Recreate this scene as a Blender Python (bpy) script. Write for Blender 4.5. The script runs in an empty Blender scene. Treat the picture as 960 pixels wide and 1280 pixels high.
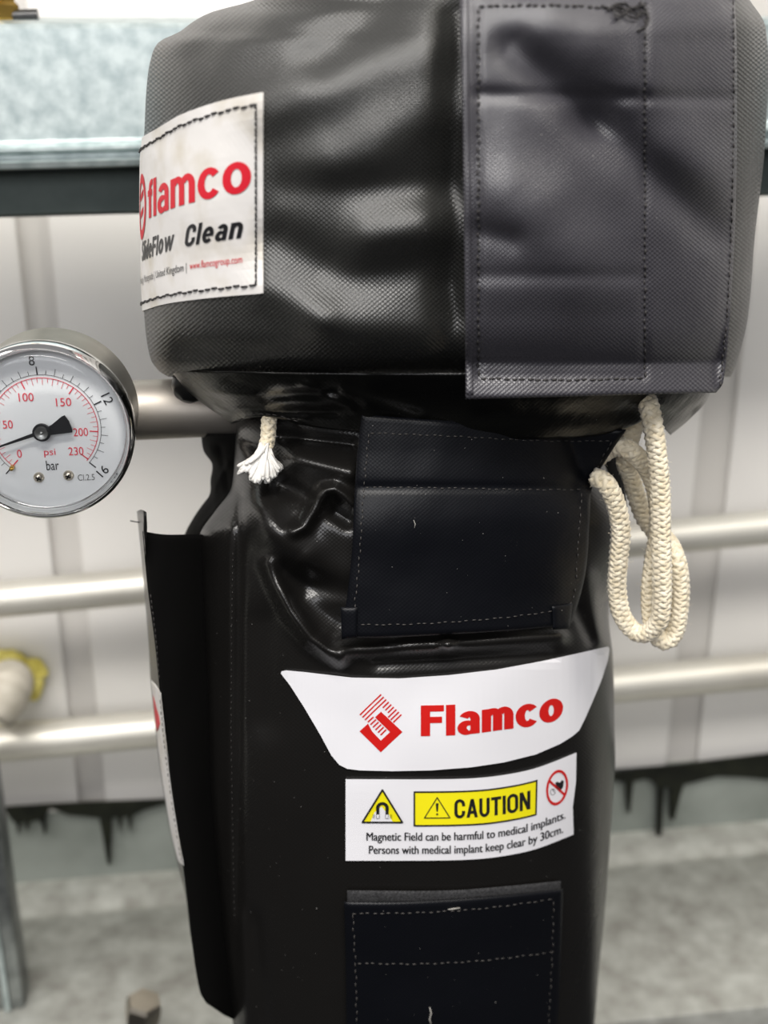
import bpy, bmesh, math, random
from mathutils import Vector, Matrix, noise
random.seed(7)
S = bpy.context.scene
COL = S.collection

# ------------------------------------------------------------------ camera, world, lights
FPX = 1400.0
PITCH, YAW, H = math.radians(20), math.radians(7.6), 0.600
CAM = Vector((0, 0, H))
Fw = Vector((math.sin(YAW)*math.cos(PITCH), math.cos(YAW)*math.cos(PITCH), -math.sin(PITCH)))
Rt = Vector((math.cos(YAW), -math.sin(YAW), 0))
Up = Rt.cross(Fw)
cd = bpy.data.cameras.new('camera'); cam = bpy.data.objects.new('camera', cd); COL.objects.link(cam)
cam.matrix_world = Matrix(((Rt.x, Up.x, -Fw.x, CAM.x), (Rt.y, Up.y, -Fw.y, CAM.y), (Rt.z, Up.z, -Fw.z, CAM.z), (0, 0, 0, 1)))
cd.sensor_fit = 'VERTICAL'; cd.sensor_height = 36; cd.lens = FPX/1280*36
cd.clip_start = 0.01; cd.clip_end = 50
cd.dof.use_dof = True; cd.dof.focus_distance = 0.40; cd.dof.aperture_fstop = (FPX/1280*36)/4.6
S.camera = cam
S.view_settings.view_transform = 'Standard'; S.view_settings.look = 'None'
S.view_settings.exposure = 0.08; S.view_settings.gamma = 1.0; S.view_settings.use_curve_mapping = False

w = bpy.data.worlds.new('world'); S.world = w; w.use_nodes = True
nt = w.node_tree; nt.nodes.clear()
wo = nt.nodes.new('ShaderNodeOutputWorld'); bg = nt.nodes.new('ShaderNodeBackground')
tc = nt.nodes.new('ShaderNodeTexCoord'); sp = nt.nodes.new('ShaderNodeSeparateXYZ'); cr = nt.nodes.new('ShaderNodeValToRGB')
mr = nt.nodes.new('ShaderNodeMapRange'); mr.inputs['From Min'].default_value = -1
cr.color_ramp.elements[0].position = 0.25; cr.color_ramp.elements[0].color = (.022, .022, .023, 1)
cr.color_ramp.elements[1].position = .62; cr.color_ramp.elements[1].color = (.27, .265, .27, 1)
e = cr.color_ramp.elements.new(0.44); e.color = (.08, .078, .08, 1)
nt.links.new(tc.outputs['Generated'], sp.inputs[0]); nt.links.new(sp.outputs['Z'], mr.inputs['Value'])
nt.links.new(mr.outputs['Result'], cr.inputs[0]); nt.links.new(cr.outputs[0], bg.inputs[0]); nt.links.new(bg.outputs[0], wo.inputs[0])
bg.inputs[1].default_value = 1.0

def area(name, loc, target, sx, sy, power, col):
    l = bpy.data.lights.new(name, 'AREA'); l.shape = 'RECTANGLE'; l.size = sx; l.size_y = sy; l.energy = power; l.color = col
    o = bpy.data.objects.new(name, l); COL.objects.link(o); o.location = loc
    o.rotation_euler = (Vector(target)-Vector(loc)).to_track_quat('-Z', 'Y').to_euler(); return o
area('ceiling_lamp', (-0.15, -0.75, H+1.45), (0.05, .6, H-.15), 1.3, .42, 47, (1, .965, .92))
area('rear_fill', (-0.25, -1.5, H+.55), (0.1, .45, H-.05), 1.3, .6, 14, (.97, .97, 1))  # added soft fill behind the camera, lifts the jacket highlights
area('ceiling_lamp', (-1.25, -0.25, H+1.0), (0.0, .5, H-.15), .4, 1.2, 12, (1, .97, .93))
area('ceiling_lamp', (1.3, -0.2, H+1.5), (0.1, .5, H-.2), .3, 1.0, 13, (1, .95, .86))

# ------------------------------------------------------------------ pixel -> place
def ray(px, py): return Fw + Rt*((px-480)/FPX) - Up*((py-640)/FPX)
def pt(px, py, Y): r = ray(px, py); return CAM + r*(Y/r.y)
def ptd(px, py, d): return CAM + ray(px, py)*d
def dY(px, py, Y): return Y/ray(px, py).y
def lerp(a, b, t): return a+(b-a)*t
def table(tb, x):
    if x <= tb[0][0]: return tb[0][1]
    for i in range(len(tb)-1):
        if x <= tb[i+1][0]:
            t = (x-tb[i][0])/(tb[i+1][0]-tb[i][0]); return lerp(tb[i][1], tb[i+1][1], t)
    return tb[-1][1]
def stable(tb, x):                                   # smooth (Catmull-Rom) table
    n = len(tb)
    if x <= tb[0][0]: return tb[0][1]
    if x >= tb[-1][0]: return tb[-1][1]
    for i in range(n-1):
        if x <= tb[i+1][0]:
            x0, y0 = tb[i]; x1, y1 = tb[i+1]; h = x1-x0; t = (x-x0)/h
            def sl(k):
                if k == 0: return (tb[1][1]-tb[0][1])/(tb[1][0]-tb[0][0])
                if k == n-1: return (tb[-1][1]-tb[-2][1])/(tb[-1][0]-tb[-2][0])
                return (tb[k+1][1]-tb[k-1][1])/(tb[k+1][0]-tb[k-1][0])
            m0, m1 = sl(i)*h, sl(i+1)*h
            return (2*t**3-3*t*t+1)*y0+(t**3-2*t*t+t)*m0+(-2*t**3+3*t*t)*y1+(t**3-t*t)*m1

# ------------------------------------------------------------------ object helpers
def tag(o, label=None, cat=None, group=None, kind=None):
    if label: o['label'] = label
    if cat: o['category'] = cat
    if group: o['group'] = group
    if kind: o['kind'] = kind
    return o
def thing(name, loc, label, cat, group=None):
    o = bpy.data.objects.new(name, None); COL.objects.link(o); o.location = loc; o.empty_display_size = .01
    return tag(o, label, cat, group)
def wloc(o):
    v = Vector(o.location)
    while o.parent: o = o.parent; v += Vector(o.location)
    return v
def mesh_obj(name, verts, faces, mat, parent=None, smooth=True, uv=None, kind=None, label=None):
    off = wloc(parent) if parent else Vector((0, 0, 0))
    me = bpy.data.meshes.new(name); me.from_pydata([tuple(Vector(v)-off) for v in verts], [], faces)
    if uv:
        l = me.uv_layers.new(name='UVMap')
        for lp in me.loops: l.data[lp.index].uv = uv[lp.vertex_index]
    me.polygons.foreach_set('use_smooth', [smooth]*len(me.polygons))
    me.materials.append(mat); me.update()
    o = bpy.data.objects.new(name, me); COL.objects.link(o); o.parent = parent
    if kind: o['kind'] = kind
    if label: o['label'] = label
    return o
class MB:
    def __init__(s): s.v = []; s.f = []
    def add(s, v, f): n = len(s.v); s.v += [Vector(p) for p in v]; s.f += [tuple(i+n for i in q) for q in f]; return s
    def build(s, name, mat, parent=None, smooth=True, **k): return mesh_obj(name, s.v, s.f, mat, parent, smooth, **k)
    def box(s, c, size, rot=None, bev=0):
        bm = bmesh.new(); bmesh.ops.create_cube(bm, size=1)
        for v in bm.verts: v.co = Vector((v.co.x*size[0], v.co.y*size[1], v.co.z*size[2]))
        if bev: bmesh.ops.bevel(bm, geom=bm.edges[:], offset=bev, segments=2, affect='EDGES', profile=.5)
        M = rot.to_4x4() if rot else Matrix()
        bm.verts.index_update(); s.add([M @ v.co + Vector(c) for v in bm.verts], [[v.index for v in f.verts] for f in bm.faces]); bm.free(); return s
    def tube(s, pts, rad, n=12, caps=True):
        pts = [Vector(p) for p in pts]; m = len(pts)
        rr = rad if isinstance(rad, (list, tuple)) else [rad]*m
        T = [(pts[min(i+1, m-1)]-pts[max(i-1, 0)]).normalized() for i in range(m)]
        N = T[0].orthogonal().normalized(); vs = []
        for i in range(m):
            N = (N - T[i]*N.dot(T[i])).normalized(); B = T[i].cross(N)
            for k in range(n):
                a = 2*math.pi*k/n; vs.append(pts[i]+(N*math.cos(a)+B*math.sin(a))*rr[i])
        fs = [(i*n+k, i*n+(k+1) % n, (i+1)*n+(k+1) % n, (i+1)*n+k) for i in range(m-1) for k in range(n)]
        if caps: fs += [tuple(range(n-1, -1, -1)), tuple((m-1)*n+k for k in range(n))]
        return s.add(vs, fs)
    def lathe(s, prof, base, axis, n=48, up=None, closed=True):
        ax = Vector(axis).normalized(); N = (Vector(up) if up else ax.orthogonal()).normalized(); N = (N-ax*N.dot(ax)).normalized(); B = ax.cross(N)
        vs = []
        for r, z in prof:
            for k in range(n):
                a = 2*math.pi*k/n; vs.append(Vector(base)+ax*z+(N*math.cos(a)+B*math.sin(a))*r)
        m = len(prof); fs = [(i*n+k, i*n+(k+1) % n, (i+1)*n+(k+1) % n, (i+1)*n+k) for i in range(m-1) for k in range(n)]
        if closed: fs += [tuple(range(n-1, -1, -1)), tuple((m-1)*n+k for k in range(n))]
        return s.add(vs, fs)
def sharp(o, ang=35):
    me = o.data
    bm = bmesh.new(); bm.from_mesh(me); bmesh.ops.recalc_face_normals(bm, faces=bm.faces[:])
    for ed in bm.edges:
        ed.smooth = not (len(ed.link_faces) == 2 and ed.calc_face_angle(0) > math.radians(ang))
    bm.to_mesh(me); bm.free(); return o

# ------------------------------------------------------------------ materials
def mat(name, col, rough=.5, metal=0, **kw):
    m = bpy.data.materials.new(name); m.use_nodes = True; b = m.node_tree.nodes['Principled BSDF']
    b.inputs['Base Color'].default_value = (*col, 1); b.inputs['Roughness'].default_value = rough; b.inputs['Metallic'].default_value = metal
    for k, v in kw.items(): b.inputs[k.replace('_', ' ')].default_value = v
    return m
def nd(m, t, **kw):
    n = m.node_tree.nodes.new(t)
    for k, v in kw.items():
        if hasattr(n, k): setattr(n, k, v)
        else: n.inputs[k.replace('_', ' ')].default_value = v
    return n
def lk(m, a, b): m.node_tree.links.new(a, b)
def bsdf(m): return m.node_tree.nodes['Principled BSDF']
def mottle(m, c1, c2, scale, detail=3, r1=None, r2=None, voronoi=False, lo=.35, hi=.65, bump=0):
    t = nd(m, 'ShaderNodeTexCoord')
    if voronoi: n = nd(m, 'ShaderNodeTexVoronoi', Scale=scale); src = nd(m, 'ShaderNodeSeparateColor'); lk(m, n.outputs['Color'], src.inputs[0]); out = src.outputs[0]
    else: n = nd(m, 'ShaderNodeTexNoise', Scale=scale, Detail=detail); out = n.outputs['Fac']
    lk(m, t.outputs['Object'], n.inputs['Vector'])
    r = nd(m, 'ShaderNodeValToRGB'); r.color_ramp.elements[0].position = lo; r.color_ramp.elements[1].position = hi
    r.color_ramp.elements[0].color = (*c1, 1); r.color_ramp.elements[1].color = (*c2, 1)
    lk(m, out, r.inputs[0]); lk(m, r.outputs[0], bsdf(m).inputs['Base Color'])
    if r1 is not None:
        q = nd(m, 'ShaderNodeMapRange', To_Min=r1, To_Max=r2); lk(m, out, q.inputs['Value']); lk(m, q.outputs[0], bsdf(m).inputs['Roughness'])
    if bump:
        bp = nd(m, 'ShaderNodeBump', Strength=1, Distance=bump); lk(m, out, bp.inputs['Height']); lk(m, bp.outputs[0], bsdf(m).inputs['Normal'])
    return m
def vinyl(name, col, rough, weave, pitch, wr=.0006, spec=.5):
    """black PVC coated cloth: woven relief from UV given in metres, fine creasing noise, a few light specks"""
    m = mat(name, col, rough, 0, Specular_IOR_Level=spec)
    uv = nd(m, 'ShaderNodeTexCoord'); s = nd(m, 'ShaderNodeSeparateXYZ'); lk(m, uv.outputs['UV'], s.inputs[0])
    k = 2*math.pi/pitch
    def sine(sock, mul):
        a = nd(m, 'ShaderNodeMath', operation='MULTIPLY'); a.inputs[1].default_value = mul; lk(m, sock, a.inputs[0])
        b = nd(m, 'ShaderNodeMath', operation='SINE'); lk(m, a.outputs[0], b.inputs[0]); return b.outputs[0]
    x, y = sine(s.outputs[0], k), sine(s.outputs[1], k*1.15)
    p = nd(m, 'ShaderNodeMath', operation='MULTIPLY'); lk(m, x, p.inputs[0]); lk(m, y, p.inputs[1])
    n1 = nd(m, 'ShaderNodeTexNoise', Scale=45, Detail=4); lk(m, uv.outputs['Object'], n1.inputs['Vector'])
    b1 = nd(m, 'ShaderNodeBump', Strength=1, Distance=weave); lk(m, p.outputs[0], b1.inputs['Height'])
    b2 = nd(m, 'ShaderNodeBump', Strength=1, Distance=wr); lk(m, n1.outputs['Fac'], b2.inputs['Height']); lk(m, b1.outputs[0], b2.inputs['Normal'])
    lk(m, b2.outputs[0], bsdf(m).inputs['Normal'])
    n2 = nd(m, 'ShaderNodeTexNoise', Scale=900, Detail=1); lk(m, uv.outputs['Object'], n2.inputs['Vector'])
    r = nd(m, 'ShaderNodeValToRGB'); r.color_ramp.elements[0].position = .80; r.color_ramp.elements[1].position = .84
    r.color_ramp.elements[0].color = (*col, 1); r.color_ramp.elements[1].color = (.25, .24, .23, 1)
    lk(m, n2.outputs['Fac'], r.inputs[0]); lk(m, r.outputs[0], bsdf(m).inputs['Base Color'])
    n3 = nd(m, 'ShaderNodeTexNoise', Scale=22, Detail=3); lk(m, uv.outputs['Object'], n3.inputs['Vector'])
    q = nd(m, 'ShaderNodeMapRange', To_Min=rough-.08, To_Max=rough+.08); lk(m, n3.outputs['Fac'], q.inputs['Value']); lk(m, q.outputs[0], bsdf(m).inputs['Roughness'])
    return m
M = {}
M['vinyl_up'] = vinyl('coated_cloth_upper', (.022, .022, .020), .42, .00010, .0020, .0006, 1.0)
M['vinyl_flap'] = vinyl('coated_cloth_flap', (.044, .042, .050), .40, .00008, .0019, .0006, 1.0)
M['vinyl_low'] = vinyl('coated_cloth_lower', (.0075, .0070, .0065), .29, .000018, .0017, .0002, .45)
M['vinyl_patch'] = vinyl('coated_cloth_patch', (.003, .0034, .005), .40, .000015, .0017, .0004, .22)
M['vinyl_collar'] = vinyl('coated_cloth_collar', (.004, .004, .0035), .30, .00002, .0017, .0016, .3)  # shadow under the upper jacket put into this darker cloth colour
M['shade_lining'] = mat('shade_black_lining', (.004, .0038, .0036), .75, 0, IOR=1.18)  # shade of the recessed neck put into matt black; also inner flap face
M['lint'] = mat('grey_lint', (.25, .24, .22), .9)
M['velcro'] = mottle(mat('hook_tape', (.01, .01, .011), .9), (.006, .006, .007), (.03, .03, .032), 1200)
M['thread'] = mat('black_thread', (.02, .018, .018), .6)
M['thread_grey'] = mat('grey_thread', (.034, .031, .029), .6)
M['cloth_label'] = mottle(mat('woven_label', (.6, .6, .58), .6), (.54, .50, .43), (.66, .64, .62), 60, lo=.25, hi=.5, bump=.0006)
M['sticker'] = mat('white_sticker', (.74, .735, .765), .30)
M['red'] = mat('red_print', (.55, .012, .01), .35); M['red_cloth'] = mat('red_print_cloth', (.56, .006, .02), .55)
M['black'] = mat('black_print', (.012, .012, .014), .4); M['yellow'] = mat('yellow_print', (.82, .73, .01), .35)
M['grey_print'] = mat('grey_print', (.12, .12, .12), .5)
M['cord'] = mottle(mat('cotton_cord', (.7, .62, .46), .9, Sheen_Weight=.3), (.62, .54, .385), (.77, .70, .55), 260, bump=.0003)
M['tuft'] = mottle(mat('cotton_fray', (.85, .84, .80), .9), (.62, .60, .56), (.74, .73, .70), 500)
M['wall'] = mottle(mat('white_panel', (.7, .69, .67), .38), (.74, .72, .69), (.80, .78, .745), 5)
M['joint'] = mat('panel_joint', (.56, .54, .51), .5)
M['pipe'] = mottle(mat('steel_pipe', (.62, .60, .57), .3, .8), (.34, .31, .27), (.50, .46, .41), 18, 4, .42, .56)
M['pipe_white'] = mottle(mat('painted_pipe', (.70, .67, .58), .45, .55), (.60, .575, .51), (.72, .70, .63), 9)
M['galv'] = mottle(mat('galvanised_steel', (.6, .65, .64), .4, .55), (.30, .36, .365), (.53, .595, .59), 110, 5, .35, .55, lo=.3, hi=.68)
M['galv_dark'] = mottle(mat('dark_galvanised_steel', (.1, .12, .12), .55, .3), (.05, .068, .064), (.08, .10, .093), 40, 4, .45, .65)
M['tray'] = mottle(mat('tray_steel', (.4, .41, .38), .5, .35), (.30, .295, .265), (.50, .51, .47), 60, 8, .4, .6, lo=.28, hi=.72)
M['upstand'] = mottle(mat('upstand_steel', (.25, .27, .25), .5, .3), (.20, .22, .20), (.30, .325, .30), 14, 4, .45, .6)
M['sealant'] = mottle(mat('black_sealant', (.01, .011, .008), .6, 0, Specular_IOR_Level=.2), (.004, .005, .003), (.012, .014, .008), 60)
M['brass'] = mat('brass', (.62, .40, .10), .25, 1); M['nickel'] = mat('nickel_brass', (.55, .50, .42), .32, 1)
M['foam'] = mottle(mat('yellow_foam', (.72, .62, .10), .8), (.55, .46, .07), (.85, .75, .22), 120, 5, bump=.002)
M['beige'] = mottle(mat('beige_sealing_tape', (.62, .58, .48), .6), (.40, .37, .30), (.58, .54, .46), 50, 4, bump=.0012)
M['chrome'] = mat('chrome', (.75, .75, .74), .10, 1); M['case'] = mottle(mat('gauge_case_steel', (.45, .42, .36), .3, 1), (.30, .28, .23), (.62, .59, .52), 30, 3, .2, .45)
M['dial'] = mat('dial_white', (.78, .79, .80), .35)
m = bpy.data.materials.new('clear_lens'); m.use_nodes = True; m.node_tree.nodes.clear()
_o = nd(m, 'ShaderNodeOutputMaterial'); _x = nd(m, 'ShaderNodeMixShader'); _t = nd(m, 'ShaderNodeBsdfTransparent'); _g = nd(m, 'ShaderNodeBsdfGlossy'); _f = nd(m, 'ShaderNodeFresnel', IOR=1.25)
_g.inputs['Roughness'].default_value = .04; _t.inputs['Color'].default_value = (.98, .985, .985, 1)
lk(m, _f.outputs[0], _x.inputs[0]); lk(m, _t.outputs[0], _x.inputs[1]); lk(m, _g.outputs[0], _x.inputs[2]); lk(m, _x.outputs[0], _o.inputs[0]); M['glass'] = m
M['dark_rubber'] = mat('dark_rubber', (.008, .008, .008), .3)
M['post'] = mottle(mat('post_steel', (.2, .21, .21), .4, .7), (.12, .13, .13), (.30, .32, .31), 50, 4, .3, .5)

# ------------------------------------------------------------------ soft bodies
def seg_d2(px, py, a):
    x0, y0, x1, y1 = a[:4]; dx, dy = x1-x0, y1-y0; L = dx*dx+dy*dy
    t = 0 if L == 0 else max(0, min(1, ((px-x0)*dx+(py-y0)*dy)/L))
    return (px-x0-t*dx)**2+(py-y0-t*dy)**2
def ridges(R, px, py):
    s = 0
    for a in R:
        if isinstance(a[0], list):                   # one continuous fold along a polyline
            P, w_, h_ = a; best = 1e9; hh = 0; n_ = len(P)-1
            for i in range(n_):
                x0, y0 = P[i]; x1, y1 = P[i+1]; dx, dy = x1-x0, y1-y0; t = max(0, min(1, ((px-x0)*dx+(py-y0)*dy)/(dx*dx+dy*dy)))
                d2 = (px-x0-t*dx)**2+(py-y0-t*dy)**2
                if d2 < best: best = d2; hh = (i+t)/n_
            q = best/(w_*w_)
            if q < 9: s += h_*math.exp(-q)*(.55+.45*math.sin(math.pi*min(1, max(0, hh))))
            continue
        q = seg_d2(px, py, a)/(a[4]*a[4])
        if q < 9: s += a[5]*math.exp(-q)
    return s
class Body:
    """closed soft body: rows (py, left, right, bulge); cross-section a superellipse around a vertical axis plane Y"""
    def __init__(s, Y, L, R, B, n, feats, wob=0, back=1.0): s.Y = Y; s.L = L; s.R = R; s.B = B; s.n = n; s.f = feats; s.wob = wob; s.back = back
    def c(s, px, py): l, r = stable(s.L, py), stable(s.R, py); return (px-(l+r)/2)/((r-l)/2)
    def depth(s, px, py, full=True, cm=1.0):
        l, r = stable(s.L, py), stable(s.R, py); m, h = (l+r)/2, (r-l)/2
        c = max(-cm, min(cm, (px-m)/h)); n = s.n
        sh = (1-abs(c)**n)**(1/n)
        d = s.Y/ray(m+c*h, py).y - stable(s.B, py)*sh
        if full:
            k = min(1, sh*2.2)
            d -= k*ridges(s.f, px, py)
            if s.wob: d -= k*s.wob*noise.noise(Vector((px/90, py/90, 3.7)))
        return d
    def build(s, name, y0, y1, mat_, parent, nx=150, ny=130, rows=None):
        ys = rows or [lerp(y0, y1, j/ny) for j in range(ny+1)]
        vs, fs, uv = [], [], []; nb = nx//2; W = nx+nb
        for py in ys:
            l, r = stable(s.L, py), stable(s.R, py); m, h = (l+r)/2, (r-l)/2; B = stable(s.B, py)
            for i in range(W):
                if i < nx:
                    u = math.pi*i/nx; c = -math.cos(u); px = m+c*h; d = s.depth(px, py)
                    vs.append(ptd(px, py, d)); uv.append((px*.0003, py*.0003))
                else:
                    u = math.pi*(i-nx)/nb; c = math.cos(u); px = m+c*h
                    sh = (1-abs(c)**s.n)**(1/s.n) if abs(c) < 1 else 0
                    # never past the back: the far side of the body
                    vs.append(ptd(px, py, s.Y/ray(px, py).y + s.back*B*sh)); uv.append((px*.0003, py*.0003))
        for j in range(len(ys)-1):
            for i in range(W): fs.append((j*W+i, (j+1)*W+i, (j+1)*W+(i+1) % W, j*W+(i+1) % W))
        for j in (0, len(ys)-1):
            k = len(vs); vs.append(sum((vs[j*W+i] for i in range(W)), Vector())/W); uv.append((0, 0))
            for i in range(W): fs.append((k, j*W+i, j*W+(i+1) % W) if j == 0 else (k, j*W+(i+1) % W, j*W+i))
        return mesh_obj(name, vs, fs, mat_, parent, True, uv)
def poly_at(P, t):
    L = [0]
    for a, b in zip(P, P[1:]): L.append(L[-1]+math.hypot(b[0]-a[0], b[1]-a[1]))
    x = t*L[-1]
    return stable([(l, p[0]) for l, p in zip(L, P)], x), stable([(l, p[1]) for l, p in zip(L, P)], x)
def coons(T, B, L, R, s, t):
    tx, ty = poly_at(T, s); bx, by = poly_at(B, s); lx, ly = poly_at(L, t); rx, ry = poly_at(R, t)
    a, b, c_, d = T[0], T[-1], B[0], B[-1]
    return ((1-t)*tx+t*bx+(1-s)*lx+s*rx-((1-s)*(1-t)*a[0]+s*(1-t)*b[0]+(1-s)*t*c_[0]+s*t*d[0]),
            (1-t)*ty+t*by+(1-s)*ly+s*ry-((1-s)*(1-t)*a[1]+s*(1-t)*b[1]+(1-s)*t*c_[1]+s*t*d[1]))
def sheet(name, T, B, L, R, dfn, th, mat_, parent, nx=60, ny=60, **k):
    """a cloth piece: front and back grid with rolled edges"""
    vs, fs, uv = [], [], []; W = nx+1; N = W*(ny+1)
    for side in (0, 1):
        for j in range(ny+1):
            for i in range(nx+1):
                px, py = coons(T, B, L, R, i/nx, j/ny); edge = min(i, nx-i, j, ny-j)
                d = dfn(px, py) + (th if side else 0) + (th*.35*(1 if not side else -1) if edge == 0 else 0)
                vs.append(ptd(px, py, d)); uv.append((px*.0003, py*.0003))
    for j in range(ny):
        for i in range(nx):
            a = j*W+i; fs.append((a, a+W, a+W+1, a+1)); fs.append((N+a, N+a+1, N+a+W+1, N+a+W))
    rim = [i for i in range(W)]+[j*W+nx for j in range(1, ny+1)]+[ny*W+i for i in range(nx-1, -1, -1)]+[j*W for j in range(ny-1, 0, -1)]
    for a, b in zip(rim, rim[1:]+rim[:1]): fs.append((a, b, N+b, N+a))
    return mesh_obj(name, vs, fs, mat_, parent, True, uv, **k)
def stitch(paths, dfn, parent, mat_, pitch=8.5, fill=.72, r=.00030, off=.0002, name='stitching', wob=.8):
    mb = MB()
    for P in paths:
        L = sum(math.hypot(b[0]-a[0], b[1]-a[1]) for a, b in zip(P, P[1:])); n = max(2, int(L/pitch))
        for k in range(n):
            q = []
            for t, dd in ((0, -.0003), (.25, .0), (.5, .0001), (.75, 0), (1, -.0003)):
                tt = (k+t*fill+.1)/n; x, y = poly_at(P, min(1, tt)); 
                q.append(ptd(x+wob*math.sin(k*2.3)+.5*random.uniform(-wob, wob)*(t-.5), y+wob*math.cos(k*1.7)*.6, dfn(x, y)-off-dd))
            mb.tube(q, [r*.5, r, r*1.1, r, r*.5], 5)
    return mb.build(name, mat_, parent, kind='stuff')

# ------------------------------------------------------------------ flat prints that follow a surface
def flat_poly(loops, step=9):
    """loops: outer polygons in layout px -> (verts2d, tris) cut into strips"""
    bm = bmesh.new()
    for P in loops: bm.faces.new([bm.verts.new((x, y, 0)) for x, y in P]).normal_update()
    return cut(bm, step)
def cut(bm, step):
    if step and bm.verts:
        for ax in (0, 1):
            lo = min(v.co[ax] for v in bm.verts); hi = max(v.co[ax] for v in bm.verts); x = (math.floor(lo/step)+1)*step
            while x < hi:
                nrm = (1, 0, 0) if ax == 0 else (0, 1, 0); co = (x, 0, 0) if ax == 0 else (0, x, 0)
                bmesh.ops.bisect_plane(bm, geom=bm.verts[:]+bm.edges[:]+bm.faces[:], plane_co=co, plane_no=nrm, dist=1e-6); x += step
    for f_ in bm.faces: f_.normal_update()
    bmesh.ops.triangulate(bm, faces=bm.faces[:])
    bm.verts.index_update(); v = [(a.co.x, a.co.y) for a in bm.verts]; f = [[q.index for q in g.verts] for g in bm.faces]
    bd = [(e.verts[0].index, e.verts[1].index) for e in bm.edges if len(e.link_faces) == 1]; bm.free(); return v, f, bd
def text_poly(txt, x0, y0, x1, y1, bold=0.0, **k):
    v, f, b = text_poly0(txt, x0, y0, x1-bold, y1, **k)
    if bold: n = len(v); v, f, b = v+[(x+bold, y) for x, y in v], f+[[i+n for i in q] for q in f], b+[(p+n, q+n) for p, q in b]
    return v, f, b
def text_poly0(txt, x0, y0, x1, y1, bold=0.0, shear=0, step=9, rot=0, space=1.0, keep=False):
    """text fitted into a box (x0..x1, top y0 .. bottom y1) in layout px"""
    cu = bpy.data.curves.new('t', 'FONT'); cu.body = txt; cu.size = 1; cu.offset = bold; cu.shear = shear; cu.resolution_u = 4; cu.space_character = space
    ob = bpy.data.objects.new('t', cu); COL.objects.link(ob)
    bpy.context.view_layer.update()
    me = bpy.data.meshes.new_from_object(ob.evaluated_get(bpy.context.evaluated_depsgraph_get()))
    bpy.data.objects.remove(ob); bpy.data.curves.remove(cu)
    bm = bmesh.new(); bm.from_mesh(me); bpy.data.meshes.remove(me)
    X = [v.co.x for v in bm.verts]; Yv = [v.co.y for v in bm.verts]; a, b, c_, d = min(X), max(X), min(Yv), max(Yv)
    cx, cy = (x0+x1)/2, (y0+y1)/2
    for v in bm.verts:
        x = x0+(v.co.x-a)/(b-a)*(x1-x0); y = y1-(v.co.y-c_)/(d-c_)*(y1-y0)
        if rot: ca, sa = math.cos(rot), math.sin(rot); x, y = cx+(x-cx)*ca-(y-cy)*sa, cy+(x-cx)*sa+(y-cy)*ca
        v.co = (x, y, 0)
    return cut(bm, step)
GW = {}
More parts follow.
